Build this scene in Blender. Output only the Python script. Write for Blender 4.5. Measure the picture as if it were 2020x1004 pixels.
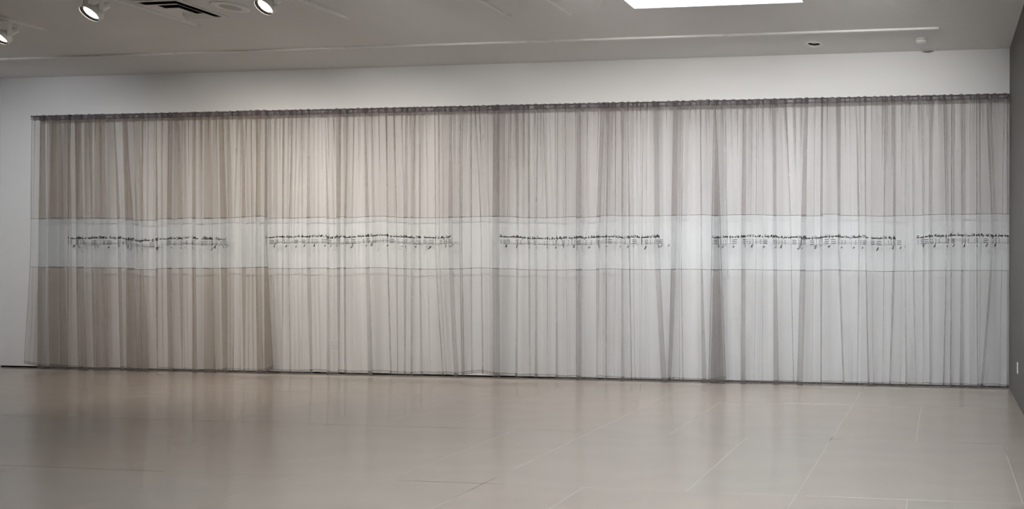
import bpy, bmesh, math, random
import numpy as np
from mathutils import Vector, Matrix

S = bpy.context.scene
C = S.collection
for o in list(bpy.data.objects):
    bpy.data.objects.remove(o)

# ------------------------------------------------------------------ camera
H = 4.082                      # ceiling height
CAM = (-0.8076, -8.234, 1.5)
cd = bpy.data.cameras.new('camera'); cam = bpy.data.objects.new('camera', cd); C.objects.link(cam)
cam.matrix_world = (Matrix.Translation(CAM) @ Matrix.Rotation(0.101935, 4, 'Z')
                    @ Matrix.Rotation(math.pi/2, 4, 'X') @ Matrix.Rotation(0.00225, 4, 'Z'))
cd.sensor_width = 36.0; cd.lens = 36.0*1330/2020
cd.shift_x = (1010-1721.65)/2020; cd.shift_y = (518.59-502)/2020
cd.clip_start = 0.05; cd.clip_end = 100
S.camera = cam

# ------------------------------------------------------------------ world, exposure
W = bpy.data.worlds.new('world'); S.world = W; W.use_nodes = True
W.node_tree.nodes['Background'].inputs[0].default_value = (0.75, 0.86, 1.0, 1)
W.node_tree.nodes['Background'].inputs[1].default_value = 1.0
S.view_settings.view_transform = 'Standard'; S.view_settings.look = 'None'
S.view_settings.gamma = 1.0; S.view_settings.use_curve_mapping = False
S.view_settings.exposure = 0.0
S.cycles.max_bounces = 5; S.cycles.diffuse_bounces = 4; S.cycles.transparent_max_bounces = 16
S.cycles.transmission_bounces = 8
S.cycles.use_denoising = True
S.cycles.sample_clamp_indirect = 2.0
S.cycles.use_adaptive_sampling = True; S.cycles.adaptive_threshold = 0.12; S.cycles.adaptive_min_samples = 10
S.cycles.caustics_reflective = False; S.cycles.caustics_refractive = False

SKY_E = 18.5                    # daylight on the skylight glazing
SPOT_W = 40.0                  # each visible track lamp
WASH_W = 400.0                 # each unseen lamp added to brighten the curtain

# ------------------------------------------------------------------ helpers
def mat(name, col, rough=0.6, spec=0.3, metal=0.0, emit=None, es=0.0):
    m = bpy.data.materials.new(name); m.use_nodes = True
    b = m.node_tree.nodes['Principled BSDF']
    b.inputs['Base Color'].default_value = (*col, 1); b.inputs['Roughness'].default_value = rough
    b.inputs['Specular IOR Level'].default_value = spec; b.inputs['Metallic'].default_value = metal
    if emit:
        b.inputs['Emission Color'].default_value = (*emit, 1); b.inputs['Emission Strength'].default_value = es
    return m

def N(m, typ, **kw):
    n = m.node_tree.nodes.new(typ)
    for k, v in kw.items(): setattr(n, k, v)
    return n

def paint(name, col, amp=0.03, scale=1.3, rough=0.75, bump=0.02):
    """rolled wall paint: faint mottling and roller texture"""
    m = mat(name, col, rough, 0.2); nt = m.node_tree; b = nt.nodes['Principled BSDF']
    tc = N(m, 'ShaderNodeTexCoord'); n1 = N(m, 'ShaderNodeTexNoise'); n1.inputs['Scale'].default_value = scale
    n1.inputs['Detail'].default_value = 4
    mx = N(m, 'ShaderNodeMix', data_type='RGBA')
    mx.inputs[6].default_value = (*[c*(1-amp) for c in col], 1); mx.inputs[7].default_value = (*[min(1, c*(1+amp)) for c in col], 1)
    nt.links.new(tc.outputs['Object'], n1.inputs['Vector']); nt.links.new(n1.outputs['Fac'], mx.inputs[0])
    nt.links.new(mx.outputs[2], b.inputs['Base Color'])
    n2 = N(m, 'ShaderNodeTexNoise'); n2.inputs['Scale'].default_value = 180
    bp = N(m, 'ShaderNodeBump'); bp.inputs['Strength'].default_value = bump; bp.inputs['Distance'].default_value = 0.002
    nt.links.new(tc.outputs['Object'], n2.inputs['Vector']); nt.links.new(n2.outputs['Fac'], bp.inputs['Height'])
    nt.links.new(bp.outputs['Normal'], b.inputs['Normal'])
    return m

def mesh(name, verts, faces, m, parent=None, smooth=False, loc=None):
    me = bpy.data.meshes.new(name); me.from_pydata([tuple(map(float, v)) for v in verts], [], [tuple(map(int, f)) for f in faces]); me.update()
    if m: me.materials.append(m)
    if smooth: me.polygons.foreach_set('use_smooth', [True]*len(me.polygons))
    o = bpy.data.objects.new(name, me); C.objects.link(o)
    if parent: o.parent = parent
    if loc is not None: o.location = loc
    return o

def boxdata(x0, x1, y0, y1, z0, z1, base=0):
    v = [(x0,y0,z0),(x1,y0,z0),(x1,y1,z0),(x0,y1,z0),(x0,y0,z1),(x1,y0,z1),(x1,y1,z1),(x0,y1,z1)]
    f = [(0,3,2,1),(4,5,6,7),(0,1,5,4),(1,2,6,5),(2,3,7,6),(3,0,4,7)]
    return v, [tuple(i+base for i in q) for q in f]

def boxes(name, lst, m, parent=None, bevel=0.0, loc=None):
    V, F = [], []
    for b in lst:
        v, f = boxdata(*b, base=len(V)); V += v; F += f
    o = mesh(name, V, F, m, parent, loc=loc)
    if bevel:
        bm = bmesh.new(); bm.from_mesh(o.data)
        bmesh.ops.bevel(bm, geom=bm.edges[:], offset=bevel, segments=2, affect='EDGES', profile=0.5)
        bm.to_mesh(o.data); bm.free()
    return o

def lathe(name, prof, m, parent=None, n=40, mat4=None, smooth=True):
    """profile [(r,z)...] turned about z"""
    V, F = [], []
    for r, z in prof:
        for k in range(n):
            a = 2*math.pi*k/n; V.append((r*math.cos(a), r*math.sin(a), z))
    for i in range(len(prof)-1):
        for k in range(n):
            a, b = i*n+k, i*n+(k+1) % n; F.append((a, b, b+n, a+n))
    if mat4 is not None: V = [tuple(mat4 @ Vector(v)) for v in V]
    o = mesh(name, V, F, m, parent, smooth)
    if smooth: sharp(o)
    return o

def sharp(o, deg=35):
    bm = bmesh.new(); bm.from_mesh(o.data)
    for e in bm.edges:
        if len(e.link_faces) == 2 and e.calc_face_angle(0) > math.radians(deg): e.smooth = False
    bm.normal_update(); bm.to_mesh(o.data); bm.free()

def tube(name, pts, r, m, parent=None, n=10, closed_ends=True):
    pts = [Vector(p) for p in pts]; V, F = [], []
    up = Vector((0, 0, 1))
    for i, p in enumerate(pts):
        d = (pts[min(i+1, len(pts)-1)]-pts[max(i-1, 0)]).normalized()
        a = d.cross(up)
        if a.length < 1e-3: a = d.cross(Vector((1, 0, 0)))
        a.normalize(); b = d.cross(a)
        for k in range(n):
            t = 2*math.pi*k/n; V.append(tuple(p+a*(r*math.cos(t))+b*(r*math.sin(t))))
    for i in range(len(pts)-1):
        for k in range(n):
            q, w = i*n+k, i*n+(k+1) % n; F.append((q, w, w+n, q+n))
    if closed_ends:
        F.append(tuple(range(n))[::-1]); F.append(tuple(range((len(pts)-1)*n, len(pts)*n)))
    o = mesh(name, V, F, m, parent, True); sharp(o, 50)
    return o

def tag(o, label=None, cat=None, group=None, kind=None):
    if label: o['label'] = label
    if cat: o['category'] = cat
    if group: o['group'] = group
    if kind: o['kind'] = kind
    return o

def empty(name, loc=(0, 0, 0)):
    o = bpy.data.objects.new(name, None); C.objects.link(o); o.location = loc; o.empty_display_size = 0.05
    return o

# ------------------------------------------------------------------ materials
M = {}
M['wall'] = paint('white_wall_paint', (0.785, 0.795, 0.80))
M['ceil'] = paint('ceiling_paint', (0.74, 0.735, 0.73))
M['wallr'] = paint('grey_wall_paint', (0.150, 0.143, 0.137))
M['black'] = mat('gap_shade_black', (0.006, 0.006, 0.006), 0.9, 0.05)  # flat black in place of the shade inside gaps
M['shaft'] = paint('skylight_shaft_paint', (0.86, 0.86, 0.86))
M['white_metal'] = mat('white_enamel', (0.78, 0.78, 0.76), 0.4, 0.4)
M['track'] = mat('white_track_enamel', (0.88, 0.88, 0.87), 0.4, 0.4)
M['slot'] = mat('dark_slot', (0.05, 0.05, 0.05), 0.7, 0.1)
M['blackmetal'] = mat('black_enamel', (0.015, 0.012, 0.010), 0.35, 0.5)
M['grille'] = mat('perforated_grille', (0.52, 0.53, 0.52), 0.6, 0.2)
M['plastic'] = mat('white_plastic', (0.82, 0.81, 0.79), 0.45, 0.4)
M['glass'] = mat('lamp_glass', (0.5, 0.5, 0.48), 0.12, 0.6)
M['rod'] = mat('dark_rod', (0.05, 0.038, 0.03), 0.5, 0.4)
M['thread'] = mat('dark_thread', (0.10, 0.092, 0.09), 0.9, 0.05)
M['ink'] = mat('black_embroidery_ink', (0.012, 0.010, 0.010), 0.9, 0.03)
M['lens'] = mat('lit_lamp_lens', (0.9, 0.9, 0.88), 0.3, 0.4, emit=(1.0, 0.93, 0.82), es=7.0)
M['lens'].cycles.emission_sampling = 'NONE'      # its light comes from the lamp inside
M['glaze'] = mat('skylight_glazing', (0.9, 0.9, 0.9), 0.4, 0.3, emit=(0.83, 0.91, 1.0), es=SKY_E)

def sheer(name, col, alpha, mixt=0.55):
    """open weave voile: part of the light goes straight through, the threads scatter the rest"""
    m = bpy.data.materials.new(name); m.use_nodes = True; nt = m.node_tree
    nt.nodes.remove(nt.nodes['Principled BSDF'])
    out = nt.nodes['Material Output']
    d = N(m, 'ShaderNodeBsdfDiffuse'); d.inputs[0].default_value = (*col, 1)
    t = N(m, 'ShaderNodeBsdfTranslucent'); t.inputs[0].default_value = (*col, 1)
    tr = N(m, 'ShaderNodeBsdfTransparent'); tr.inputs[0].default_value = (1, 1, 1, 1)
    a = N(m, 'ShaderNodeMixShader'); a.inputs[0].default_value = 1-mixt
    b = N(m, 'ShaderNodeMixShader')
    nt.links.new(d.outputs[0], a.inputs[1]); nt.links.new(t.outputs[0], a.inputs[2])
    # soft fold shading put into the opacity as broad vertical bands
    tc = N(m, 'ShaderNodeTexCoord'); mp = N(m, 'ShaderNodeMapping'); mp.inputs['Scale'].default_value = (8, 8, 0.22)
    no = N(m, 'ShaderNodeTexNoise'); no.inputs['Scale'].default_value = 1.0; no.inputs['Detail'].default_value = 2.5
    mr = N(m, 'ShaderNodeMapRange'); mr.inputs['To Min'].default_value = alpha*0.72; mr.inputs['To Max'].default_value = alpha*1.28
    mr.inputs['From Min'].default_value = 0.3; mr.inputs['From Max'].default_value = 0.7
    nt.links.new(tc.outputs['Object'], mp.inputs[0]); nt.links.new(mp.outputs[0], no.inputs['Vector'])
    nt.links.new(no.outputs['Fac'], mr.inputs['Value']); nt.links.new(mr.outputs[0], b.inputs[0])
    nt.links.new(tr.outputs[0], b.inputs[1]); nt.links.new(a.outputs[0], b.inputs[2])
    nt.links.new(b.outputs[0], out.inputs[0])
    return m

# the four panels were dyed separately: brown taupe on the left to a cool mauve grey on the right
for i_, (u_, l_) in enumerate([((0.35, 0.288, 0.230), (0.345, 0.285, 0.232)), ((0.36, 0.315, 0.285), (0.37, 0.35, 0.342)),
                               ((0.355, 0.315, 0.305), (0.36, 0.343, 0.336)), ((0.355, 0.318, 0.310), (0.355, 0.337, 0.330))]):
    M['cloth_up%d' % i_] = sheer('voile_upper_%d' % i_, u_, 0.30); M['cloth_low%d' % i_] = sheer('voile_lower_%d' % i_, l_, 0.29 if i_ == 0 else 0.265)
M['cloth_mid'] = sheer('pale_blue_voile', (0.47, 0.49, 0.50), 0.23)
M['cloth_hdr'] = sheer('gathered_voile_header', (0.235, 0.21, 0.225), 0.62)
M['cloth_hem'] = sheer('folded_voile_hem', (0.27, 0.25, 0.245), 0.45)

def plywood():
    m = mat('whitewashed_plywood', (0.6, 0.55, 0.5), 0.2, 0.5); nt = m.node_tree; b = nt.nodes['Principled BSDF']
    b.inputs['Coat Weight'].default_value = 0.7; b.inputs['Coat Roughness'].default_value = 0.11; b.inputs['Coat IOR'].default_value = 1.5
    tc = N(m, 'ShaderNodeTexCoord'); oi = N(m, 'ShaderNodeObjectInfo')
    off = N(m, 'ShaderNodeVectorMath', operation='SCALE'); off.inputs['Scale'].default_value = 37.0
    add = N(m, 'ShaderNodeVectorMath', operation='ADD')
    cmb = N(m, 'ShaderNodeCombineXYZ')
    for k in range(3): nt.links.new(oi.outputs['Random'], cmb.inputs[k])
    nt.links.new(cmb.outputs[0], off.inputs[0]); nt.links.new(off.outputs[0], add.inputs[0]); nt.links.new(tc.outputs['Object'], add.inputs[1])
    # rotary-cut figure: long warped bands across the sheet
    mp = N(m, 'ShaderNodeMapping'); mp.inputs['Scale'].default_value = (2.0, 3.4, 1.0)
    nt.links.new(add.outputs[0], mp.inputs[0])
    n1 = N(m, 'ShaderNodeTexNoise'); n1.inputs['Scale'].default_value = 1.5; n1.inputs['Detail'].default_value = 6; n1.inputs['Distortion'].default_value = 1.2
    nt.links.new(mp.outputs[0], n1.inputs['Vector'])
    wv = N(m, 'ShaderNodeTexWave', wave_type='RINGS'); wv.inputs['Scale'].default_value = 1.1; wv.inputs['Distortion'].default_value = 9.0
    wv.inputs['Detail'].default_value = 3; wv.inputs['Detail Scale'].default_value = 1.2
    nt.links.new(add.outputs[0], wv.inputs['Vector'])
    r1 = N(m, 'ShaderNodeValToRGB'); e = r1.color_ramp.elements
    e[0].position = 0.3; e[0].color = (0.350, 0.296, 0.247, 1); e[1].position = 0.72; e[1].color = (0.372, 0.316, 0.265, 1)
    nt.links.new(n1.outputs['Fac'], r1.inputs[0])
    mx = N(m, 'ShaderNodeMix', data_type='RGBA', blend_type='MULTIPLY'); mx.inputs[0].default_value = 0.04
    nt.links.new(r1.outputs[0], mx.inputs[6]); nt.links.new(wv.outputs['Color'], mx.inputs[7])
    # sheet-to-sheet tint
    hs = N(m, 'ShaderNodeMix', data_type='RGBA', blend_type='MULTIPLY'); hs.inputs[0].default_value = 1.0
    r2 = N(m, 'ShaderNodeValToRGB'); e = r2.color_ramp.elements
    e[0].position = 0; e[0].color = (1.0, 0.96, 0.94, 1); e[1].position = 1; e[1].color = (0.95, 0.97, 0.97, 1)
    nt.links.new(oi.outputs['Random'], r2.inputs[0]); nt.links.new(mx.outputs[2], hs.inputs[6]); nt.links.new(r2.outputs[0], hs.inputs[7])
    # scuffs: small dark specks
    vo = N(m, 'ShaderNodeTexVoronoi'); vo.inputs['Scale'].default_value = 3.2
    nt.links.new(add.outputs[0], vo.inputs['Vector'])
    lt = N(m, 'ShaderNodeMath', operation='LESS_THAN'); lt.inputs[1].default_value = 0.012
    nt.links.new(vo.outputs['Distance'], lt.inputs[0])
    sp = N(m, 'ShaderNodeMix', data_type='RGBA'); sp.inputs[7].default_value = (0.10, 0.09, 0.08, 1)
    nt.links.new(lt.outputs[0], sp.inputs[0]); nt.links.new(hs.outputs[2], sp.inputs[6])
    nt.links.new(sp.outputs[2], b.inputs['Base Color'])
    rr = N(m, 'ShaderNodeMapRange'); rr.inputs['To Min'].default_value = 0.30; rr.inputs['To Max'].default_value = 0.38
    nt.links.new(n1.outputs['Fac'], rr.inputs['Value']); nt.links.new(rr.outputs[0], b.inputs['Roughness'])
    return m
M['ply'] = plywood()

def filler():
    m = mat('pale_joint_filler', (0.62, 0.60, 0.56), 0.7, 0.2); nt = m.node_tree; b = nt.nodes['Principled BSDF']
    tc = N(m, 'ShaderNodeTexCoord'); n = N(m, 'ShaderNodeTexNoise'); n.inputs['Scale'].default_value = 0.9; n.inputs['Detail'].default_value = 3
    r = N(m, 'ShaderNodeValToRGB'); e = r.color_ramp.elements; r.color_ramp.interpolation = 'LINEAR'
    e[0].position = 0.36; e[0].color = (0.03, 0.028, 0.026, 1); e[1].position = 0.41; e[1].color = (0.47, 0.43, 0.39, 1)
    nt.links.new(tc.outputs['Object'], n.inputs['Vector']); nt.links.new(n.outputs['Fac'], r.inputs[0]); nt.links.new(r.outputs[0], b.inputs['Base Color'])
    return m
M['filler'] = filler()

# ------------------------------------------------------------------ room shell
XL, XR, YF = -14.06, 0.0, -13.5
SKY = [(-3.93, -2.175, -3.60, -1.65), (-2.175, -0.45, -7.6, -5.0)]  # second opening: unseen skylight added to brighten the room
DL = (-2.315, -0.375, 0.078)           # recessed downlight centre and hole radius

def build_ceiling():
    xs = sorted({XL-0.15, XR+0.15, SKY[0][0], SKY[0][1], SKY[1][0], SKY[1][1], DL[0]-0.14, round(DL[0]+0.14, 4)})
    ys = sorted({YF-0.15, 0.15, SKY[0][2], SKY[0][3], SKY[1][2], SKY[1][3], DL[1]-0.14, DL[1]+0.14})
    V, F = [], []
    for i in range(len(xs)-1):
        for j in range(len(ys)-1):
            cx, cy = (xs[i]+xs[i+1])/2, (ys[j]+ys[j+1])/2
            if any(a < cx < b and c < cy < d for a, b, c, d in SKY): continue
            if abs(cx-DL[0]) < .02 and abs(cy-DL[1]) < .02:
                n = 32; b0 = len(V)
                for k in range(n):
                    t = 2*math.pi*k/n; c, s = math.cos(t), math.sin(t); q = 0.14/max(abs(c), abs(s))
                    V.append((DL[0]+DL[2]*c, DL[1]+DL[2]*s, H)); V.append((DL[0]+q*c, DL[1]+q*s, H))
                    V.append((DL[0]+DL[2]*c, DL[1]+DL[2]*s, H+0.12))
                for k in range(n):
                    a, b = b0+3*k, b0+3*((k+1) % n)
                    F += [(a, b, b+1, a+1), (a, a+2, b+2, b)]
                F.append(tuple(b0+3*k+2 for k in range(n)))
                continue
            v, f = boxdata(xs[i], xs[i+1], ys[j], ys[j+1], H, H+0.15, base=len(V)); V += v; F += f
    return mesh('ceiling', V, F, M['ceil'])
tag(build_ceiling(), kind='structure')

tag(boxes('wall_back', [(XL-0.15, XR, 0, 0.15, 0.022, H)], M['wall']), kind='structure')
tag(boxes('shadow_gap_back', [(XL-0.15, XR, 0.012, 0.15, 0.0, 0.022)], M['black']), kind='structure')  # black strip, the shade of the wall's foot gap put into colour
tag(boxes('wall_right', [(XR, XR+0.15, YF, 0.15, 0.0, H)], M['wallr']), kind='structure')
tag(boxes('wall_left', [(XL-0.15, XL, YF, 0.0, 0, H), (XL-0.15, XL, 0, 0.012, 0, 0.022)], M['wall']), kind='structure')
tag(boxes('wall_front', [(XL-0.15, XR+0.15, YF-0.15, YF, 0, H)], M['wall']), kind='structure')

# skylights, the second one unseen and added for its light: painted shaft, thin rim at the ceiling, glazing above
for i, (a, b, c, d) in enumerate(SKY):
    t = tag(empty('window_%d' % (i+1), ((a+b)/2, (c+d)/2, H)), kind='structure')
    w, l, hh, th = (b-a)/2, (d-c)/2, 0.95, 0.05
    e = 0.006                                  # the lining stands just inside the opening
    boxes('shaft_panel', [(-w, -w+e, -l, l, 0.0, hh)], M['shaft'], t)
    boxes('shaft_panel', [(w-e, w, -l, l, 0.0, hh)], M['shaft'], t)
    boxes('shaft_panel', [(-w+e, w-e, l-e, l, 0.0, hh)], M['shaft'], t)
    boxes('shaft_panel', [(-w+e, w-e, -l, -l+e, 0.0, hh)], M['shaft'], t)
    boxes('pane', [(-w+e, w-e, -l+e, l-e, hh-0.06, hh-0.03)], M['glaze'], t)
    boxes('window_frame', [(-w-th, w+th, -l-th, l+th, hh, hh+0.05)], M['shaft'], t)

# floor: painted-in joint filler with whitewashed plywood sheets bedded in it
fl = tag(boxes('floor', [(XL-0.15, XR+0.15, YF-0.15, 0.15, -0.12, -0.0006)], M['filler']), kind='structure')
rows = [0.0, -1.17, -2.56, -3.96, -5.36, -6.76, -8.16, -9.56, -10.96, -12.36, YF]
cuts = {0: [-1.74, -3.89, -5.32, -7.46, -9.60, -11.75],
        1: [-1.02, -1.74, -3.17, -3.89, -5.32, -6.03, -7.46, -8.17, -9.60, -11.03, -12.46],
        2: [-0.30, -1.74, -2.47, -3.89, -4.60, -6.73, -8.17, -9.60, -11.03, -12.46],
        3: [-1.02, -1.74, -3.18, -3.89, -5.32, -6.03, -7.46, -8.90, -10.33, -11.75, -13.18]}
G = 0.0046
sheet_cache = {}
for r in range(len(rows)-1):
    ct = cuts.get(r) or cuts[2 + r % 2]
    y1, y0 = rows[r], rows[r+1]
    xs = [XR]+ct+[XL]
    for x1, x0 in zip(xs[:-1], xs[1:]):
        key = (round(x1-x0, 2), round(y1-y0, 2))
        if key not in sheet_cache:
            hw, hl = (x1-x0)/2-G/2, (y1-y0)/2-G/2; c = 0.0004
            V = [(-hw, -hl, -0.018), (hw, -hl, -0.018), (hw, hl, -0.018), (-hw, hl, -0.018),
                 (-hw, -hl, -c), (hw, -hl, -c), (hw, hl, -c), (-hw, hl, -c),
                 (-hw+c, -hl+c, 0), (hw-c, -hl+c, 0), (hw-c, hl-c, 0), (-hw+c, hl-c, 0)]
            F = [(0, 1, 5, 4), (1, 2, 6, 5), (2, 3, 7, 6), (3, 0, 4, 7), (4, 5, 9, 8), (5, 6, 10, 9), (6, 7, 11, 10), (7, 4, 8, 11), (8, 9, 10, 11)]
            me = bpy.data.meshes.new('plywood_sheet'); me.from_pydata(V, [], F); me.materials.append(M['ply']); sheet_cache[key] = me
        o = bpy.data.objects.new('plywood_sheet', sheet_cache[key]); C.objects.link(o); o.parent = fl
        o.location = ((x0+x1)/2, (y0+y1)/2, 0)

# ------------------------------------------------------------------ sheer curtain, four panels on one rod
# each fold: centre and overlap width at the top, at the middle band and at the hem (metres along the wall)
PANELS=[
 ((-13.363, -13.391, -13.48),(-9.722, -9.714, -9.624),[
  (-13.193,0.097,-13.184,0.137,-13.192,0.178),(-12.968,0.096,-12.971,0.193,-12.923,0.233),(-12.779,0.072,-12.795,0.032,-12.79,0.0),
  (-12.631,0.127,-12.601,0.155,-12.551,0.191),(-12.441,0.032,-12.408,0.024,-12.341,0.04),(-12.29,0.111,-12.27,0.142,-12.23,0.134),
  (-12.073,0.024,-12.014,0.039,-11.97,0.039),(-11.92,0.063,-11.814,0.157,-11.782,0.196),(-11.63,0.031,-11.634,0.031,-11.602,0.117),
  (-11.424,0.023,-11.416,0.047,-11.388,0.016),(-11.2,0.085,-11.222,0.093,-11.195,0.108),(-11.08,0.031,-11.053,0.046,-11.021,0.008),
  (-10.842,0.061,-10.834,0.069,-10.814,0.1),(-10.636,0.061,-10.627,0.099,-10.597,0.122),(-10.445,0.046,-10.399,0.068,-10.376,0.045),
  (-10.169,0.023,-10.233,0.023,-10.259,0.008),(-10.109,0.023,-10.078,0.045,-10.062,0.023),(-9.853,0.068,-9.849,0.097,-9.815,0.112),
  (-9.747,0.019,-9.74,0.03,-9.691,0.09),
 ]),
 ((-9.778, -9.785, -9.762),(-6.958, -6.964, -6.929),[
  (-9.521,0.03,-9.524,0.03,-9.524,0.007),(-9.387,0.03,-9.437,0.026,-9.409,0.03),(-9.239,0.03,-9.235,0.022,-9.227,0.007),
  (-9.143,0.029,-9.141,0.041,-9.096,0.033),(-8.904,0.022,-8.853,0.044,-8.845,0.051),(-8.707,0.051,-8.706,0.044,-8.702,0.015),
  (-8.579,0.029,-8.615,0.036,-8.593,0.029),(-8.336,0.036,-8.299,0.058,-8.248,0.079),(-8.026,0.021,-8.0,0.022,-7.951,0.025),
  (-7.915,0.014,-7.871,0.021,-7.856,0.014),(-7.743,0.028,-7.746,0.043,-7.76,0.021),(-7.654,0.05,-7.661,0.029,-7.655,0.025),
  (-7.565,0.014,-7.554,0.028,-7.516,0.025),(-7.349,0.021,-7.338,0.021,-7.231,0.028),(-7.133,0.042,-7.126,0.077,-7.041,0.07),
 ]),
 ((-7.0, -7.003, -6.964),(-3.585, -3.516, -3.448),[
  (-6.849,0.021,-6.838,0.021,-6.827,0.007),(-6.787,0.021,-6.702,0.028,-6.682,0.031),(-6.491,0.083,-6.501,0.111,-6.486,0.118),
  (-6.321,0.021,-6.341,0.014,-6.355,0.007),(-6.211,0.035,-6.203,0.027,-6.208,0.031),(-6.067,0.021,-6.052,0.027,-6.045,0.007),
  (-5.936,0.021,-5.953,0.021,-5.949,0.034),(-5.861,0.021,-5.806,0.027,-5.798,0.007),(-5.663,0.02,-5.673,0.02,-5.671,0.037),
  (-5.562,0.02,-5.546,0.017,-5.52,0.007),(-5.382,0.054,-5.377,0.098,-5.373,0.098),(-5.066,0.067,-5.133,0.06,-5.14,0.024),
  (-4.992,0.04,-5.017,0.03,-5.016,0.03),(-4.902,0.02,-4.892,0.02,-4.907,0.007),(-4.802,0.033,-4.808,0.027,-4.797,0.04),
  (-4.736,0.02,-4.707,0.03,-4.674,0.02),(-4.537,0.02,-4.549,0.026,-4.542,0.007),(-4.368,0.053,-4.351,0.079,-4.255,0.079),
  (-4.112,0.052,-4.136,0.062,-4.189,0.039),(-4.014,0.026,-4.038,0.023,-4.011,0.023),(-3.786,0.026,-3.769,0.026,-3.729,0.058),
 ]),
 ((-3.623, -3.652, -3.687),(-0.006, -0.007, -0.01),[
  (-3.601,0.019,-3.587,0.078,-3.57,0.194),(-3.475,0.026,-3.445,0.013,-3.425,0.006),(-3.23,0.051,-3.243,0.058,-3.242,0.064),
  (-3.08,0.019,-3.083,0.019,-3.104,0.006),(-2.863,0.044,-2.848,0.041,-2.827,0.063),(-2.714,0.025,-2.644,0.019,-2.609,0.019),
  (-2.46,0.041,-2.49,0.075,-2.531,0.079),(-2.263,0.034,-2.267,0.038,-2.266,0.025),(-2.055,0.05,-2.051,0.037,-1.988,0.019),
  (-1.844,0.012,-1.806,0.031,-1.824,0.012),(-1.739,0.025,-1.725,0.019,-1.685,0.031),(-1.492,0.025,-1.504,0.018,-1.515,0.012),
  (-1.382,0.024,-1.378,0.037,-1.429,0.024),(-1.244,0.018,-1.246,0.018,-1.227,0.03),(-1.162,0.012,-1.152,0.024,-1.112,0.012),
  (-1.049,0.018,-1.03,0.024,-1.027,0.012),(-0.949,0.03,-0.953,0.033,-0.943,0.021),(-0.786,0.024,-0.751,0.015,-0.784,0.024),
  (-0.69,0.024,-0.695,0.018,-0.699,0.027),(-0.571,0.021,-0.566,0.03,-0.568,0.048),(-0.399,0.018,-0.392,0.024,-0.379,0.018),
  (-0.268,0.018,-0.21,0.03,-0.329,0.036),(-0.072,0.018,-0.097,0.018,-0.12,0.012),(-0.036,0.03,-0.028,0.027,-0.03,0.027),
 ]),
]

ZT, ZH, ZS1, ZS2 = 3.512, 3.447, 2.080, 1.406      # rod pocket top / bottom, upper seam, lower seam
YB = -0.12
ZB = [[(-13.48, 0.085), (-13.30, 0.050), (-12.65, 0.014), (-11.4, 0.018), (-9.78, 0.024), (-9.70, 0.05), (-9.62, 0.11)],
      [(-9.78, 0.030), (-9.0, 0.040), (-8.0, 0.044), (-7.2, 0.040), (-6.92, 0.034)],
      [(-6.96, 0.050), (-6.85, 0.066), (-6.69, 0.072), (-6.50, 0.050), (-5.6, 0.036), (-4.3, 0.026), (-3.66, 0.03), (-3.44, 0.068)],
      [(-3.7, 0.024), (-3.0, 0.022), (-1.77, 0.028), (-1.1, 0.030), (0, 0.034)]]

def interp3(t, m, b, z):
    """top / middle / bottom value at height z, smooth through the middle"""
    if z >= 1.75:
        s = min(1, (z-1.75)/(3.44-1.75)); return m+(t-m)*s**1.15
    s = min(1, (1.75-z)/1.75); return m+(b-m)*s**1.2

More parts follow.
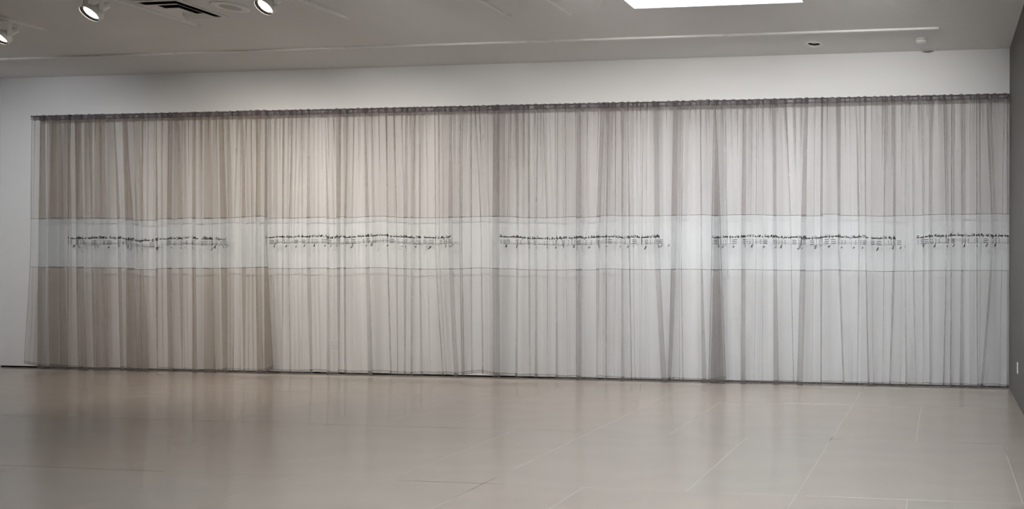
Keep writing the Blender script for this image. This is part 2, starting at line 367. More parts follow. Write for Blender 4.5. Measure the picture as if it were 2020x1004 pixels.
class Panel:
    """cloth grid: columns follow the cloth round every fold, rows go down the drop"""
    def __init__(self, k):
        self.k = k; self.L, self.R, folds = PANELS[k]
        rnd = random.Random(40+k)
        F = [dict(t=f[0], wt=f[1], m=f[2], wm=f[3], b=f[4], wb=f[5], d=1 if rnd.random() < .6 else -1, fade=None) for f in folds]
        # pinched gathers under the rod pocket, dying out down the cloth
        for f in F:                              # narrow creases overlap less than they look
            for q in ('wt', 'wm', 'wb'):
                if f[q] < 0.045: f[q] *= 0.35+0.65*f[q]/0.045
        key = sorted([(self.L[0], self.L[1], self.L[2]), (self.R[0], self.R[1], self.R[2])]+[(f['t'], f['m'], f['b']) for f in F])
        KT = [q[0] for q in key]; KM = list(np.maximum.accumulate([q[1] for q in key])); KB = list(np.maximum.accumulate([q[2] for q in key]))
        x = self.L[0]+0.05
        while x < self.R[0]-0.05:
            mm = float(np.interp(x, KT, KM)); bb = float(np.interp(x, KT, KB))
            F.append(dict(t=x, wt=rnd.uniform(.006, .026), m=mm, wm=rnd.choice([0, 0, 0, 0, .004]), b=bb, wb=0,
                          d=rnd.choice([-1, 1]), fade=rnd.uniform(0.12, 0.75)))
            x += rnd.uniform(.05, .115)
        F.sort(key=lambda f: f['m']); self.F = F
        z = 0.0
        for f in F:                              # the cloth hangs a little higher or lower from fold to fold
            f['z0'] = z
            if f['wm'] > 0.028: z = rnd.uniform(-.013, .013) if abs(z) < .004 or rnd.random() < .5 else -z*rnd.uniform(.4, 1)
            elif f['fade'] is None: z = z*0.6+rnd.uniform(-.004, .004)
            f['z1'] = z
        self.ph = [(rnd.uniform(5, 9), rnd.uniform(0, 6), rnd.uniform(.3, .9)), (rnd.uniform(14, 22), rnd.uniform(0, 6), rnd.uniform(.5, 1.5)), (rnd.uniform(30, 44), rnd.uniform(0, 6), rnd.uniform(1, 2))]
        self.zph = (rnd.uniform(0, 6), rnd.uniform(0, 6))
        self.rows = ([ZT, ZT-.012, ZT-.028, ZT-.046, ZH] + list(np.linspace(ZH, ZS1, 22)[1:]) + list(np.linspace(ZS1, ZS2, 15)[1:])
                     + list(np.linspace(ZS2, 0.10, 20)[1:]) + [0.062, 0.034, 0.03, 0.0])
        self.grid = np.array([self.row(z) for z in self.rows])     # rows x cols x 3
        # keep the lower rows on the hem line
    def hem_z(self, x):
        p = ZB[self.k]; return float(np.interp(x, [a for a, _ in p], [b for _, b in p]))
    def row(self, z):
        L = interp3(*self.L, z); R = interp3(*self.R, z)
        fr = min(1, max(0, (ZT-z)/(ZT-1.75)))
        pts = []
        front = {0: -0.035, 2: -0.03}.get(self.k, 0.0)            # a flap that lies over its neighbour
        px, py = L, 0.0
        n_gap = 6
        segs = []
        for f in self.F:
            c = interp3(f['t'], f['m'], f['b'], z); w = interp3(f['wt'], f['wm'], f['wb'], z)
            if f['fade'] is not None:
                g = max(0, 1-fr/f['fade']); w = f['wt']*g if f['wm'] == 0 else f['wm']+(f['wt']-f['wm'])*g
            if z > ZH: w *= 1.0
            c = min(max(c, L+.012), R-.012)
            a = min(0.026, 0.30*w+0.001)
            if z > ZH-.03: a = min(a, 0.010)
            segs.append((c, w, a*f['d'], f['z0'], f['z1']))
        ex = R; ey = 0.0
        pz = 0.0
        for c, w, a, z0, z1 in segs:
            r = min(abs(a)/2, w/4)
            tx, ty = c+w/2-r, -a
            for i in range(n_gap):
                s = i/n_gap; q = s*s*(3-2*s); pts.append((px+(tx-px)*s, py+(ty-py)*q, math.sin(math.pi*s), pz+(z0-pz)*s, 0))
            # S-turn
            for i in range(5):
                t = math.pi*i/4; pts.append((tx+r*math.sin(t), -a+(a/2)*(1-math.cos(t)), 0, z0, w))
            bx = c-w/2+r
            for i in range(5):
                t = math.pi*i/4; pts.append((bx-r*math.sin(t), (a/2)*(1-math.cos(t)), 0, z1, w))
            px, py, pz = bx, a, z1
        for i in range(n_gap+1):
            s = i/n_gap; q = s*s*(3-2*s); pts.append((px+(ex-px)*s, py+(ey-py)*q, math.sin(math.pi*s), pz*(1-s), 0))
        out = []
        for x, y, k, zo, dw in pts:
            amp = 0.004+0.015*fr
            if z > ZH-.05: amp *= 0.4
            rip = sum(math.sin(w0*x+p0+q0*z*0.6)*m for (w0, p0, q0), m in zip(self.ph, (1.0, .7, .35)))
            u = (x-L)/(R-L)
            fy = front*max(0, (u-0.86)/0.14)**1.0 * (1 if self.k in (0, 2) else 0)
            # free side edges kick outward near the floor
            yy = YB+y+rip*amp*(0.35+0.65*k)+fy
            yy = min(yy, -0.045)
            zb = self.hem_z(x)
            dz = 0.009*math.sin(2.1*x+self.zph[0])+0.006*math.sin(4.7*x+self.zph[1])-0.10*y+zo
            lift = zb-0.02
            if z >= ZH: zz = z+(0.004*math.sin(61*x)+0.003*math.sin(97*x+1) if z > ZT-.005 else 0)
            elif z >= ZS1: zz = z+dz*(ZH-z)/(ZH-ZS1)
            elif z >= ZS2: zz = z+dz*(1-0.25*(ZS1-z)/(ZS1-ZS2))+lift*0.25*(ZS1-z)/(ZS1-ZS2)
            else:
                s = (ZS2-z)/ZS2; zz = z+dz*0.75*(1-s)+lift*0.25*(1-s)+s*(zb-0.003+zo*1.2-min(0.016, 0.35*dw))
                zz = max(zz, 0.006)
            out.append((x, yy, zz))
        return np.array(out)
    def rowi(self, z):
        return int(np.argmin([abs(q-z) for q in self.rows]))
    def sheet(self, name, m, z0, z1, parent, dy=0.0):
        a, b = self.rowi(z0), self.rowi(z1)
        g = self.grid[a:b+1].copy(); g[..., 1] += dy
        nr, nc = g.shape[:2]
        idx = np.arange(nr*nc).reshape(nr, nc)
        f = np.stack([idx[:-1, :-1], idx[1:, :-1], idx[1:, 1:], idx[:-1, 1:]], -1).reshape(-1, 4)
        return mesh(name, g.reshape(-1, 3), f, m, parent, True)
    def prep(self):
        # cloth arc length along the text line
        r = self.rowi(1.80); g = self.grid[r]
        d = np.hypot(np.diff(g[:, 0]), np.diff(g[:, 1])); self.s = np.concatenate([[0], np.cumsum(d)])
        self.rz = np.array(self.rows)
    def s_at_x(self, x):
        g = self.grid[self.rowi(1.80)]
        i = int(np.argmin(abs(g[:, 0]-x))); return float(self.s[i])
    def point(self, s, z):
        """point on the cloth at arc length s and nominal height z, and its facing"""
        c = float(np.interp(s, self.s, np.arange(len(self.s)))); j = min(int(c), len(self.s)-2); fc = c-j
        i = int(np.searchsorted(-self.rz, -z))-1; i = min(max(i, 0), len(self.rz)-2)
        fz = (self.rz[i]-z)/(self.rz[i]-self.rz[i+1])
        g = self.grid
        a = g[i, j]*(1-fc)+g[i, j+1]*fc; b = g[i+1, j]*(1-fc)+g[i+1, j+1]*fc
        p = a*(1-fz)+b*fz
        t = g[i, j+1]-g[i, j]; n = np.array([t[1], -t[0], 0.0]); l = np.hypot(n[0], n[1])
        return p, (n/l if l > 1e-9 else np.array([0, -1.0, 0]))
    def line(self, name, z, hw, m, parent, off=0.0015):
        """thin stitched line right across the panel"""
        V, F = [], []
        r = self.rowi(z); g = self.grid[r]
        for j in range(len(g)):
            t = g[min(j+1, len(g)-1)]-g[max(j-1, 0)]; n = np.array([t[1], -t[0], 0.0]); l = np.hypot(n[0], n[1]); n = n/l if l > 1e-9 else np.array([0, -1., 0])
            q = g[j]+n*off
            V += [(q[0], q[1], q[2]+hw), (q[0], q[1], q[2]-hw)]
            if j: F.append((2*j-2, 2*j-1, 2*j+1, 2*j))
        return mesh(name, V, F, m, parent, True)

# single-stroke handwriting: x to the right, baseline 0, x-height 1, ascender 2.1, descender -1
GLY = {
'a': (.85, [[(.7,.85),(.4,1),(.1,.7),(.08,.25),(.32,0),(.62,.35),(.72,1),(.66,.2),(.85,.15)]]),
'b': (.8, [[(0,.2),(.3,1.2),(.42,2.1),(.22,1.7),(.15,.3),(.4,0),(.68,.4),(.5,.95),(.8,.8)]]),
'c': (.7, [[(.6,.85),(.35,1),(.08,.6),(.15,.1),(.4,0),(.7,.25)]]),
'd': (.9, [[(.65,.85),(.35,1),(.08,.6),(.12,.1),(.35,0),(.62,.4),(.85,2.0),(.7,.2),(.9,.15)]]),
'e': (.65, [[(0,.2),(.3,.45),(.5,.8),(.32,1),(.1,.6),(.15,.1),(.4,0),(.65,.25)]]),
'f': (.6, [[(0,.2),(.35,1.2),(.5,2.1),(.28,1.7),(.2,0),(.1,-1),(.28,-.5),(.32,.1),(.6,.3)]]),
'g': (.85, [[(.7,.85),(.4,1),(.1,.6),(.3,.05),(.6,.35),(.72,1),(.58,-.5),(.3,-1),(.1,-.7),(.85,.2)]]),
'h': (.85, [[(0,.2),(.3,1.2),(.42,2.1),(.22,1.7),(.1,0)],[(.1,.1),(.35,.9),(.6,.95),(.6,.3),(.68,0),(.85,.2)]]),
'i': (.4, [[(0,.2),(.22,1),(.16,.15),(.4,.15)],[(.3,1.5),(.34,1.6)]]),
'j': (.4, [[(0,.2),(.3,1),(.18,-.6),(-.05,-1),(.4,.2)],[(.36,1.5),(.4,1.6)]]),
'k': (.8, [[(0,.2),(.3,1.2),(.42,2.1),(.22,1.7),(.1,0)],[(.1,.2),(.4,.9),(.6,.8),(.25,.5),(.6,0),(.8,.2)]]),
'l': (.45, [[(0,.2),(.3,1.2),(.42,2.0),(.22,1.8),(.15,.2),(.45,.15)]]),
'm': (1.2, [[(0,.3),(.15,1),(.1,0),(.3,.8),(.5,1),(.48,0),(.68,.8),(.88,1),(.88,.2),(1.2,.2)]]),
'n': (.9, [[(0,.3),(.15,1),(.1,0),(.3,.8),(.55,1),(.58,.15),(.9,.2)]]),
'o': (.75, [[(.45,1),(.12,.75),(.1,.2),(.35,0),(.62,.35),(.55,.9),(.4,.95),(.75,.8)]]),
'p': (.8, [[(0,.3),(.25,1.2),(.05,-1)],[(.15,.3),(.35,.9),(.62,.85),(.55,.15),(.3,0),(.8,.2)]]),
'r': (.65, [[(0,.2),(.2,1.05),(.35,.85),(.5,.85),(.4,.15),(.65,.2)]]),
's': (.6, [[(0,.2),(.3,1.1),(.45,.4),(.25,0),(.05,.15),(.6,.2)]]),
't': (.5, [[(0,.2),(.35,1.9),(.2,.2),(.5,.15)],[(.05,1.2),(.55,1.3)]]),
'u': (.9, [[(0,.4),(.15,1),(.12,.2),(.35,0),(.6,.5),(.65,1),(.62,.15),(.9,.2)]]),
'v': (.75, [[(0,.6),(.15,1),(.25,0),(.5,.5),(.55,1),(.75,.85)]]),
'w': (1.1, [[(0,.5),(.12,1),(.18,.1),(.45,.3),(.5,1),(.55,.1),(.8,.3),(.88,1),(1.1,.85)]]),
'y': (.85, [[(0,.4),(.15,1),(.15,.3),(.4,.1),(.65,1),(.5,-.5),(.2,-1),(.1,-.6),(.85,.2)]]),
'A': (1.2, [[(-.1,.1),(.2,.1),(.8,2.1),(.85,0),(1.2,.2)],[(.3,.8),(.95,.85)]]),
'B': (1.1, [[(.25,2),(.15,0)],[(0,1.6),(.4,2.1),(.85,1.8),(.6,1.15),(.3,1.1),(.8,1),(.9,.4),(.5,0),(.1,.2)]]),
'E': (1.0, [[(.85,1.8),(.6,2.1),(.25,1.7),(.55,1.1),(.1,.7),(.2,.1),(.55,0),(1.0,.4)]]),
'F': (1.0, [[(0,1.7),(.3,2),(1.05,2.1)],[(.6,2),(.45,.3),(.2,0),(0,.2)],[(.3,1.05),(.8,1.1)]]),
'G': (1.1, [[(.9,1.7),(.6,2.1),(.15,1.4),(.2,.8),(.6,.7),(.95,1.3),(.8,-.2),(.3,-.7),(-.2,-.2),(.5,.1)]]),
'M': (1.5, [[(0,0),(.3,2.1),(.4,.1),(.85,2.0),(.9,.1),(1.3,2.0),(1.25,.1),(1.5,.2)]]),
'S': (1.0, [[(0,.1),(.5,1.2),(.75,2.0),(.45,2.0),(.5,1.2),(.7,.5),(.4,0),(0,.3),(1.0,.2)]]),
'T': (1.0, [[(0,1.7),(.3,2),(1.1,2.1)],[(.65,2),(.5,.3),(.25,0),(.05,.2)]]),
'W': (1.7, [[(0,1.8),(.2,2.1),(.3,.1),(.8,1.9),(.9,.1),(1.4,2.0),(1.9,1.8)]]),
'D': (1.2, [[(.35,1.9),(.2,.1),(.7,0),(1.0,.9),(.7,1.9),(.1,1.8),(-.1,1.1),(.4,.6),(.9,.4)]]),
'1': (.5, [[(.1,1.5),(.35,1.9),(.25,0)]]),
'2': (.8, [[(.1,1.5),(.4,1.9),(.6,1.4),(.05,.05),(.7,.1)]]),
'4': (.8, [[(.4,1.9),(.05,.7),(.7,.75)],[(.6,1.2),(.45,-.1)]]),
'5': (.8, [[(.7,1.9),(.3,1.85),(.2,1.1),(.55,1),(.5,.2),(.1,0)]]),
'8': (.8, [[(.6,1.6),(.35,1.9),(.15,1.5),(.55,.6),(.35,0),(.1,.4),(.6,1.5)]]),
'.': (.35, [[(.08,0),(.16,.12)]]), ',': (.35, [[(.12,.12),(.02,-.35)]]),
'-': (1.1, [[(.1,.6),(1.0,.65)]]),
'?': (.8, [[(.1,1.5),(.4,1.9),(.62,1.5),(.3,.9),(.3,.5)],[(.28,.05),(.3,.15)]]),
}
SENT = ("This sentence was written from Washington by me at the Baltimore Terminus at 8h 45 min. A.M. on Friday May 24th 1844, "
        "being the first ever transmitted from Washington to Baltimore by Telegraph and was indited by my much loved friend Annie G. Ellsworth -  "
        "Sam F.B. Morse   Superintendent of Elec. Mag. Telegraph")
MORSE = {'W': '.--', 'w': '.--', 'h': '....', 'a': '.-', 't': '-', 'G': '--.', 'o': '. .', 'D': '-..', 'r': '. ..', 'u': '..-', 'g': '--.', '?': ''}
WORDS = ['What', 'hath', 'GoD', 'wrought?']

def layout_line(text, size):
    st, x = [], 0.0
    for ch in text:
        if ch == ' ': x += 0.75*size; continue
        w, ss = GLY[ch]
        for s in ss: st.append([((px+0.5*py)*size+x, py*size) for px, py in s])
        x += (w+0.06)*size
    return st, x

class Ink:
    def __init__(self): self.V, self.F = [], []
    def stroke(self, P, pts, wid):
        fine = []
        for (a, b), (c, d) in zip(pts[:-1], pts[1:]):
            n = max(1, int(math.hypot(c-a, d-b)/0.009)+1)
            fine += [(a+(c-a)*i/n, b+(d-b)*i/n) for i in range(n)]
        fine.append(pts[-1])
        b0 = len(self.V)
        for i, (s, z) in enumerate(fine):
            q, r = fine[max(i-1, 0)], fine[min(i+1, len(fine)-1)]
            dx, dz = r[0]-q[0], r[1]-q[1]; l = math.hypot(dx, dz) or 1; nx, nz = -dz/l*wid/2, dx/l*wid/2
            for k in (1, -1):
                p, nn = P.point(s+nx*k, z+nz*k); self.V.append(tuple(p+nn*0.0018))
            if i: self.F.append((b0+2*i-2, b0+2*i-1, b0+2*i+1, b0+2*i))

def telegram(P, parent, x0, x1, zline, part=1.0, rnd=random):
    """the handwritten line, three rows of dots and dashes, and the spelled-out letters below"""
    s0, s1 = P.s_at_x(x0), P.s_at_x(x1)
    span = (s1-s0)/part
    smax = P.s[-1]-0.01
    st, wd = layout_line(SENT, 1.0)
    kx = span*0.93/wd; ky = 0.0158
    a = Ink(); wob = rnd.uniform(0, 6)
    for pl in st:
        q = [(s0+x*kx, zline+y*ky+0.006*math.sin(x*0.05+wob)+0.004*math.sin(x*0.21+2*wob)) for x, y in pl]
        if max(t[0] for t in q) < smax: a.stroke(P, q, 0.0046)
    tag(mesh('handwritten_line', a.V, a.F, M['ink'], parent), 'black handwritten sentence', kind='stuff')
    # morse: total length in units
    b = Ink()
    items = []; u = 1.0
    for wd_ in WORDS:
        for ch in wd_:
            us = u
            for sy in MORSE[ch]:
                if sy == '.': items.append(('d', u, u+0.8)); u += 2.0
                elif sy == '-': items.append(('d', u, u+3.0)); u += 4.4
                else: u += 1.4
            items.append((ch, (us+u-1)/2, 0)); u += 2.6
        u += 2.2
    k = span/u
    for it in items:
        if it[0] == 'd':
            x0_, x1_ = s0+it[1]*k, s0+min(it[2]*k, it[1]*k+0.06)
            if x1_-x0_ < 0.010: x1_ = x0_+0.010
            if x1_ > smax: continue
            tl = rnd.uniform(-.002, .002)
            for r in range(3): b.stroke(P, [(x0_, zline-0.030-0.0215*r-tl), (x1_, zline-0.030-0.0215*r+tl)], 0.0062)
        else:
            sz = 0.021
            w, ss = GLY[it[0]]; c = Ink()
            for pl in ss:
                q = [(s0+it[1]*k+(px-w/2+0.35*py)*sz*1.35, zline-0.126+py*sz) for px, py in pl]
                if max(t[0] for t in q) < smax: c.stroke(P, q, 0.0060)
            if c.V: mesh('spelled_letter', c.V, c.F, M['ink'], parent)
    tag(mesh('morse_code', b.V, b.F, M['ink'], parent), 'rows of black dots and dashes', kind='stuff')

LBL = ['taupe sheer curtain panel nearest the bare white wall at the left end',
       'pale sheer curtain panel in front of the covered wall outlet, second from left',
       'grey sheer curtain panel under the skylight, its right edge a dark free flap',
       'widest sheer curtain panel, meeting the dark grey wall at the right end']
TEXT = [[(-12.795, -10.25, 1.800, 1.0)], [(-9.785, -7.01, 1.815, 1.0)], [(-6.452, -4.14, 1.806, 1.0)],
        [(-3.659, -1.19, 1.802, 1.0), (-1.115, -0.03, 1.812, 0.44)]]
for k in range(4):
    P = Panel(k); P.prep()
    t = tag(empty('sheer_curtain', ((P.L[2]+P.R[2])/2, YB, 0.0)), LBL[k], 'curtain', 'sheer curtain panels hung on the rod')
    base = Vector(t.location)
    P.grid = P.grid-np.array(base)          # parts are modelled about the panel's foot
    h = P.sheet('rod_pocket', M['cloth_hdr'], ZT, ZH, t, dy=-0.012)
    P.sheet('rod_pocket_back', M['cloth_hdr'], ZT, ZH, t, dy=0.012)
    P.sheet('upper_cloth', M['cloth_up%d' % k], ZH, ZS1, t)
    P.sheet('middle_band', M['cloth_mid'], ZS1, ZS2, t)
    P.sheet('lower_cloth', M['cloth_low%d' % k], ZS2, 0.034, t)
    P.sheet('bottom_hem', M['cloth_hem'], 0.034, 0.0, t)
    P.line('seam', ZS1, 0.0024, M['thread'], t); P.line('seam', ZS2, 0.0024, M['thread'], t)
    P.line('hem_stitching', 0.034, 0.0020, M['thread'], t); P.line('hem_stitching', 0.0, 0.0018, M['thread'], t)
    # narrow turned side hems
    for e in (0, -1):
        V, F = [], []
        for i in range(len(P.rows)):
            q = P.grid[i, e]; s = 0.011 if e == 0 else -0.011
            V += [(q[0], q[1]-0.002, q[2]), (q[0]+s, q[1]-0.002, q[2])]
            if i: F.append((2*i-2, 2*i-1, 2*i+1, 2*i))
        mesh('side_hem', V, F, M['cloth_hem'], t, True)
    for (x0, x1, z, part) in TEXT[k]:
        P2 = P
        telegram(P2, t, x0-base.x, x1-base.x, z, part, random.Random(int(-x0*100)))
tag(tube('curtain_rod', [(-13.37, YB, ZT-0.010), (-0.004, YB, ZT-0.010)], 0.0085, M['rod'], n=12),
    'thin dark rod carrying the sheer curtain along the white wall', 'curtain rod')

# ------------------------------------------------------------------ ceiling fixtures
def track(name, x0, x1, y0, y1, joints, label):
    """surface lighting track: channel with two contact slots, end caps, couplers"""
    t = tag(empty(name, (x0, y0, H-0.0005)), label, 'lighting track', 'white lighting tracks on the ceiling')
    lx, ly = x1-x0, y1-y0; hw, hh = 0.018, 0.020
    if abs(lx) > abs(ly):
        prof = lambda s, a, b, z0, z1: (min(s), max(s), a, b, z0, z1)
    else:
        prof = lambda s, a, b, z0, z1: (a, b, min(s), max(s), z0, z1)
    L = lx if abs(lx) > abs(ly) else ly; sg = 1 if L > 0 else -1
    s = (0.04*sg, L)
    boxes('channel', [prof(s, -hw, 0.004, -hh, 0), prof(s, 0.013, hw, -hh, 0), prof(s, 0.004, 0.013, -0.004, 0)], M['track'], t)
    boxes('contact_slot', [prof(s, 0.0042, 0.0128, -0.007, -0.0042)], M['slot'], t)
    boxes('end_cap', [prof((0, 0.04*sg), -hw-.001, hw+.001, -hh-.002, 0)], M['white_metal'], t, bevel=0.0015)
    for j in joints:
        boxes('coupler', [prof((j-0.03, j+0.03), -hw-.0015, hw+.0015, -hh-.0012, -0.004)], M['white_metal'], t)
    return t
track('lighting_track', -0.845, XL+0.02, -0.81, -0.81, [-5.59+.845, -3.25+.845, -7.92+.845, -10.24+.845, -12.6+.845],
      'long white lighting track running along the ceiling above the curtain')
TR = [(-10.715, -1.70, 'lighting track with a lit spotlight at the far left of the ceiling'),
      (-8.885, -1.65, 'white lighting track beside the square air diffuser'),
      (-7.06, -1.70, 'lighting track right of the round ceiling speaker'),
      (-5.31, -1.60, 'bare lighting track near the ceiling middle, left one of a close pair'),
      (-4.635, -1.575, 'bare lighting track closest to the left edge of the skylight'),
      (-1.50, -2.3, 'added unseen lighting track between the skylight and the right wall')]  # last track is unseen, added to carry a curtain light
for x, y, lab in TR:
    track('lighting_track', x, x, y, -3.3 if x < -4 else -5.0, [], lab)

def spotlight(x, y, label, aim=None, watts=None, col=(1.0, 0.90, 0.76), cone=70):
    t = tag(empty('track_spotlight', (x, y, H)), label, 'spotlight', 'white track spotlights')
    boxes('track_adaptor', [(-0.017, 0.017, -0.045, 0.045, -0.046, -0.0205)], M['white_metal'], t, bevel=0.003)
    n = Vector((-0.06, -0.68, -0.73)).normalized()             # beam direction
    if aim: n = (Vector(aim)-Vector((x, y, H-0.195))).normalized()
    side = Vector((1.0, 0.08, 0)).normalized() if not aim else Vector((1, 0, 0))
    side = (side-n*side.dot(n)).normalized()
    c = Vector((0, 0, -0.195))
    up = side.cross(n).normalized()
    R = Matrix((side, up, n)).transposed().to_4x4(); T = Matrix.Translation(c) @ R
    W = M['white_metal']
    lathe('housing', [(0.033, -0.034), (0.058, -0.032), (0.074, -0.016), (0.080, 0.004), (0.080, 0.046), (0.076, 0.046), (0.076, 0.010), (0.045, -0.020)], W, t, 40, T)
    lathe('socket', [(0.0, -0.138), (0.030, -0.138), (0.036, -0.132), (0.036, -0.036), (0.030, -0.032)], W, t, 28, T)
    lathe('bezel', [(0.0765, 0.012), (0.0765, 0.043), (0.068, 0.030), (0.061, 0.022), (0.060, 0.012)], M['blackmetal'], t, 40, T)
    V = []; F = []; rings = 7; n_ = 32
    for i in range(rings):
        for k in range(n_):
            r = 0.0605*(i/(rings-1)); a = 2*math.pi*k/n_
            z = 0.034-0.012*(r/0.0605)**2+0.0012*math.sin(k*math.pi/2)*(i % 2)
            V.append(tuple(T @ Vector((r*math.cos(a), r*math.sin(a), z))))
    for i in range(rings-1):
        for k in range(n_):
            a, b = i*n_+k, i*n_+(k+1) % n_; F.append((a, b, b+n_, a+n_))
    mesh('lens', V, F, M['lens'], t, True)
    hs = Vector((side.x, side.y, 0)).normalized()
    # U yoke: bridge under the adaptor, two flat arms down to the pivots
    def bar(name, p, q, wv, tv, m):
        p, q = Vector(p), Vector(q); d = (q-p).normalized(); w = wv; th = tv
        V = [tuple(b+w*i+th*j) for b in (p, q) for i, j in ((-1, -1), (1, -1), (1, 1), (-1, 1))]
        F = [(0, 1, 2, 3), (7, 6, 5, 4), (0, 4, 5, 1), (1, 5, 6, 2), (2, 6, 7, 3), (3, 7, 4, 0)]
        return mesh(name, V, F, m, t)
    fw = Vector((-hs.y, hs.x, 0))*0.019
    A = 0.087
    for sgn in (-1, 1):
        bar('yoke_arm', hs*A*sgn+Vector((0, 0, -0.052)), c+hs*A*sgn+Vector((0, 0, -0.018)), fw, hs*0.0018, W)
        lathe('wing_screw', [(0.0, 0.0), (0.010, 0.0), (0.010, 0.012), (0.006, 0.016), (0.0, 0.016)], W, t, 16,
              Matrix.Translation(c+hs*(A+0.002)*sgn) @ (hs*sgn).to_track_quat('Z', 'Y').to_matrix().to_4x4())
    bar('yoke_bridge', hs*-(A+.002)+Vector((0, 0, -0.050)), hs*(A+.002)+Vector((0, 0, -0.050)), fw, Vector((0, 0, 0.0018)), W)
    e = c-n*0.136
    m1 = (e+Vector((0, 0, -0.05)))*0.5+Vector((0.05, 0.09, 0.04))
    pts = []
    for i in range(13):
        s = i/12; pts.append(e*(1-s)**2+m1*2*s*(1-s)+Vector((0.0, 0.03, -0.047))*s*s)
    tube('cable', pts, 0.0045, W, t, 8)
    ld = bpy.data.lights.new('lamp_beam', 'SPOT'); ld.energy = watts or SPOT_W; ld.spot_size = math.radians(cone); ld.spot_blend = 1.0 if aim else 0.6
    ld.color = col; ld.shadow_soft_size = 0.075
    lo = bpy.data.objects.new('lamp_beam', ld); C.objects.link(lo); lo.parent = t
    lo.location = c+n*0.055; lo.rotation_euler = (-n).to_track_quat('Z', 'Y').to_euler()
    return t
spotlight(-10.715, -2.065, 'lit white track spotlight cut by the left edge of the photo')
spotlight(-8.885, -2.578, 'lit white track spotlight with cable loop, left of the square air diffuser')
spotlight(-7.06, -2.565, 'lit white track spotlight right of the round ceiling speaker')
# unseen cross track and heads, added to bring the curtain up in brightness
track('lighting_track', -4.15, -13.6, -3.4, -3.4, [], 'added unseen track across the room carrying the spotlights aimed at the curtain')
for x, y, ax, az, k, col, lab in [(-12.2, -3.4, -13.1, 1.7, 0.50, (0.98, 0.98, 1.0), 'farthest left on the cross track'), (-9.6, -3.4, -10.4, 1.35, 0.86, (1.0, 0.93, 0.85), 'second from left on the cross track'),
        (-8.0, -3.4, -8.5, 1.4, 0.95, (1.0, 0.94, 0.87), 'third from left on the cross track'), (-6.1, -3.4, -6.5, 1.6, 0.60, (1.0, 0.95, 0.90), 'fourth from left on the cross track'),
        (-4.4, -3.4, -4.0, 1.7, 0.78, (1.0, 0.96, 0.91), 'rightmost on the cross track'), (-1.50, -3.4, -1.7, 2.0, 0.72, (1.0, 0.97, 0.94), 'on the short track by the right wall')]:
    spotlight(x, y, 'added unseen spotlight aimed at the curtain, ' + lab, (ax, 0, az), WASH_W*k, col, 100 if ax > -7 else 93)

# square four-way air diffuser
t = tag(empty('air_diffuser', (-8.555, -2.095, H)), 'square white ceiling air diffuser with dark concentric louvres', 'air vent')
q = 0.255
def ring(name, o, zi, i, zo, m, th=0.002):
    """square louvre: inner top edge half-size i at zi, outer bottom edge half-size o at zo"""
    V, F = [], []
    for (r, z) in ((i, zi), (o, zo), (o, zo-th), (i-th, zi)):
        V += [(-r, -r, z), (r, -r, z), (r, r, z), (-r, r, z)]
    for a in range(4):
        for k in range(4):
            b = (a+1) % 4; F.append((4*a+k, 4*a+(k+1) % 4, 4*b+(k+1) % 4, 4*b+k))
    return mesh(name, V, F, m, t)
boxes('dark_backing', [(-q+.03, q-.03, -q+.03, q-.03, -0.003, -0.001)], M['black'], t)  # black sheet standing in for the shade above the louvres
boxes('flange', [(-q, q, -q, -q+.035, -.012, 0), (-q, q, q-.035, q, -.012, 0), (-q, -q+.035, -q+.035, q-.035, -.012, 0), (q-.035, q, -q+.035, q-.035, -.012, 0)], M['white_metal'], t)
ring('louvre', 0.200, -0.006, 0.120, -0.030, M['white_metal'])
ring('louvre', 0.108, -0.008, 0.052, -0.034, M['white_metal'])
boxes('centre_plate', [(-.053, .053, -.053, .053, -.012, -.008)], M['white_metal'], t)

t = tag(empty('ceiling_speaker', (-7.985, -2.10, H)), 'round flush ceiling speaker with grey centre grille', 'speaker')
lathe('flange', [(0.150, 0.0), (0.150, -0.004), (0.145, -0.007), (0.088, -0.010), (0.084, -0.008)], M['plastic'], t, 56)
lathe('grille', [(0.086, -0.009), (0.06, -0.012), (0.0, -0.013)], M['grille'], t, 40)

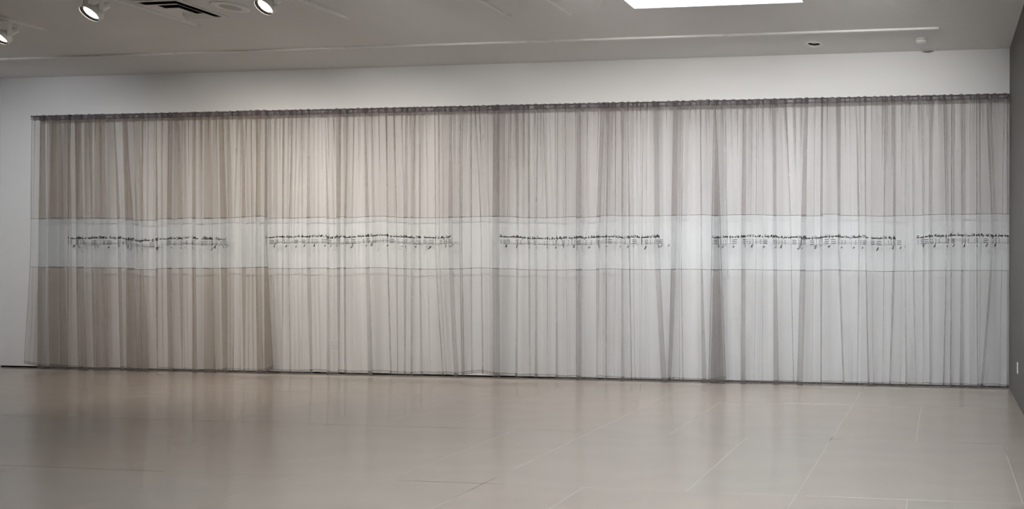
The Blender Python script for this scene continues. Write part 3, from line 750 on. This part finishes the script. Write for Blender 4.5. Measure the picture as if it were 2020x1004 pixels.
t = tag(empty('recessed_downlight', (DL[0], DL[1], H)), 'round recessed downlight with white trim ring, unlit, near the right end', 'downlight')
lathe('trim_ring', [(0.104, 0.0), (0.104, -0.003), (0.100, -0.006), (0.080, -0.005), (0.072, 0.012), (0.070, 0.012), (0.078, 0.0)], M['plastic'], t, 48)
lathe('baffle', [(0.074, 0.008), (0.066, 0.055), (0.064, 0.09)], M['blackmetal'], t, 40)
lathe('lamp', [(0.0, 0.012), (0.03, 0.013), (0.050, 0.022), (0.054, 0.03), (0.050, 0.06), (0.0, 0.06)], M['glass'], t, 36)

t = tag(empty('smoke_detector', (-1.045, -0.43, H)), 'small white domed smoke detector on the ceiling by the right corner', 'smoke detector')
lathe('base', [(0.064, 0.0), (0.064, -0.010), (0.060, -0.012)], M['plastic'], t, 40)
lathe('vent_ring', [(0.056, -0.010), (0.056, -0.018)], M['blackmetal'], t, 40)
lathe('cover', [(0.062, -0.017), (0.064, -0.024), (0.058, -0.038), (0.040, -0.046), (0.020, -0.047), (0.018, -0.050), (0.0, -0.050)], M['plastic'], t, 40)

# outlets
def outlet(name, x, y, z, axis, label):
    t = tag(empty(name, (x, y, z)), label, 'outlet')
    r = 0 if axis == 'y' else -math.pi/2
    t.rotation_euler = (0, 0, r)
    if axis == 'y': w, h = 0.115, 0.115
    else: w, h = 0.072, 0.118
    boxes('cover_plate', [(-w/2, w/2, -0.007, 0, -h/2, h/2)], M['plastic'], t, bevel=0.002)
    for cx in ((-0.028, 0.028) if axis == 'y' else (0,)):
        for cz in (0.02, -0.02):
            boxes('socket_face', [(cx-0.016, cx+0.016, -0.009, -0.006, cz-0.014, cz+0.014)], M['white_metal'], t)
            boxes('slot', [(cx-0.007, cx-0.005, -0.0095, -0.0085, cz-0.004, cz+0.006), (cx+0.005, cx+0.007, -0.0095, -0.0085, cz-0.004, cz+0.006)], M['slot'], t)
    return t
outlet('wall_outlet', -8.87, 0.0, 0.40, 'y', 'double wall outlet seen faintly through the sheer curtain')
outlet('wall_outlet', 0.0, -0.945, 0.386, 'x', 'white outlet plate low on the dark grey right wall')
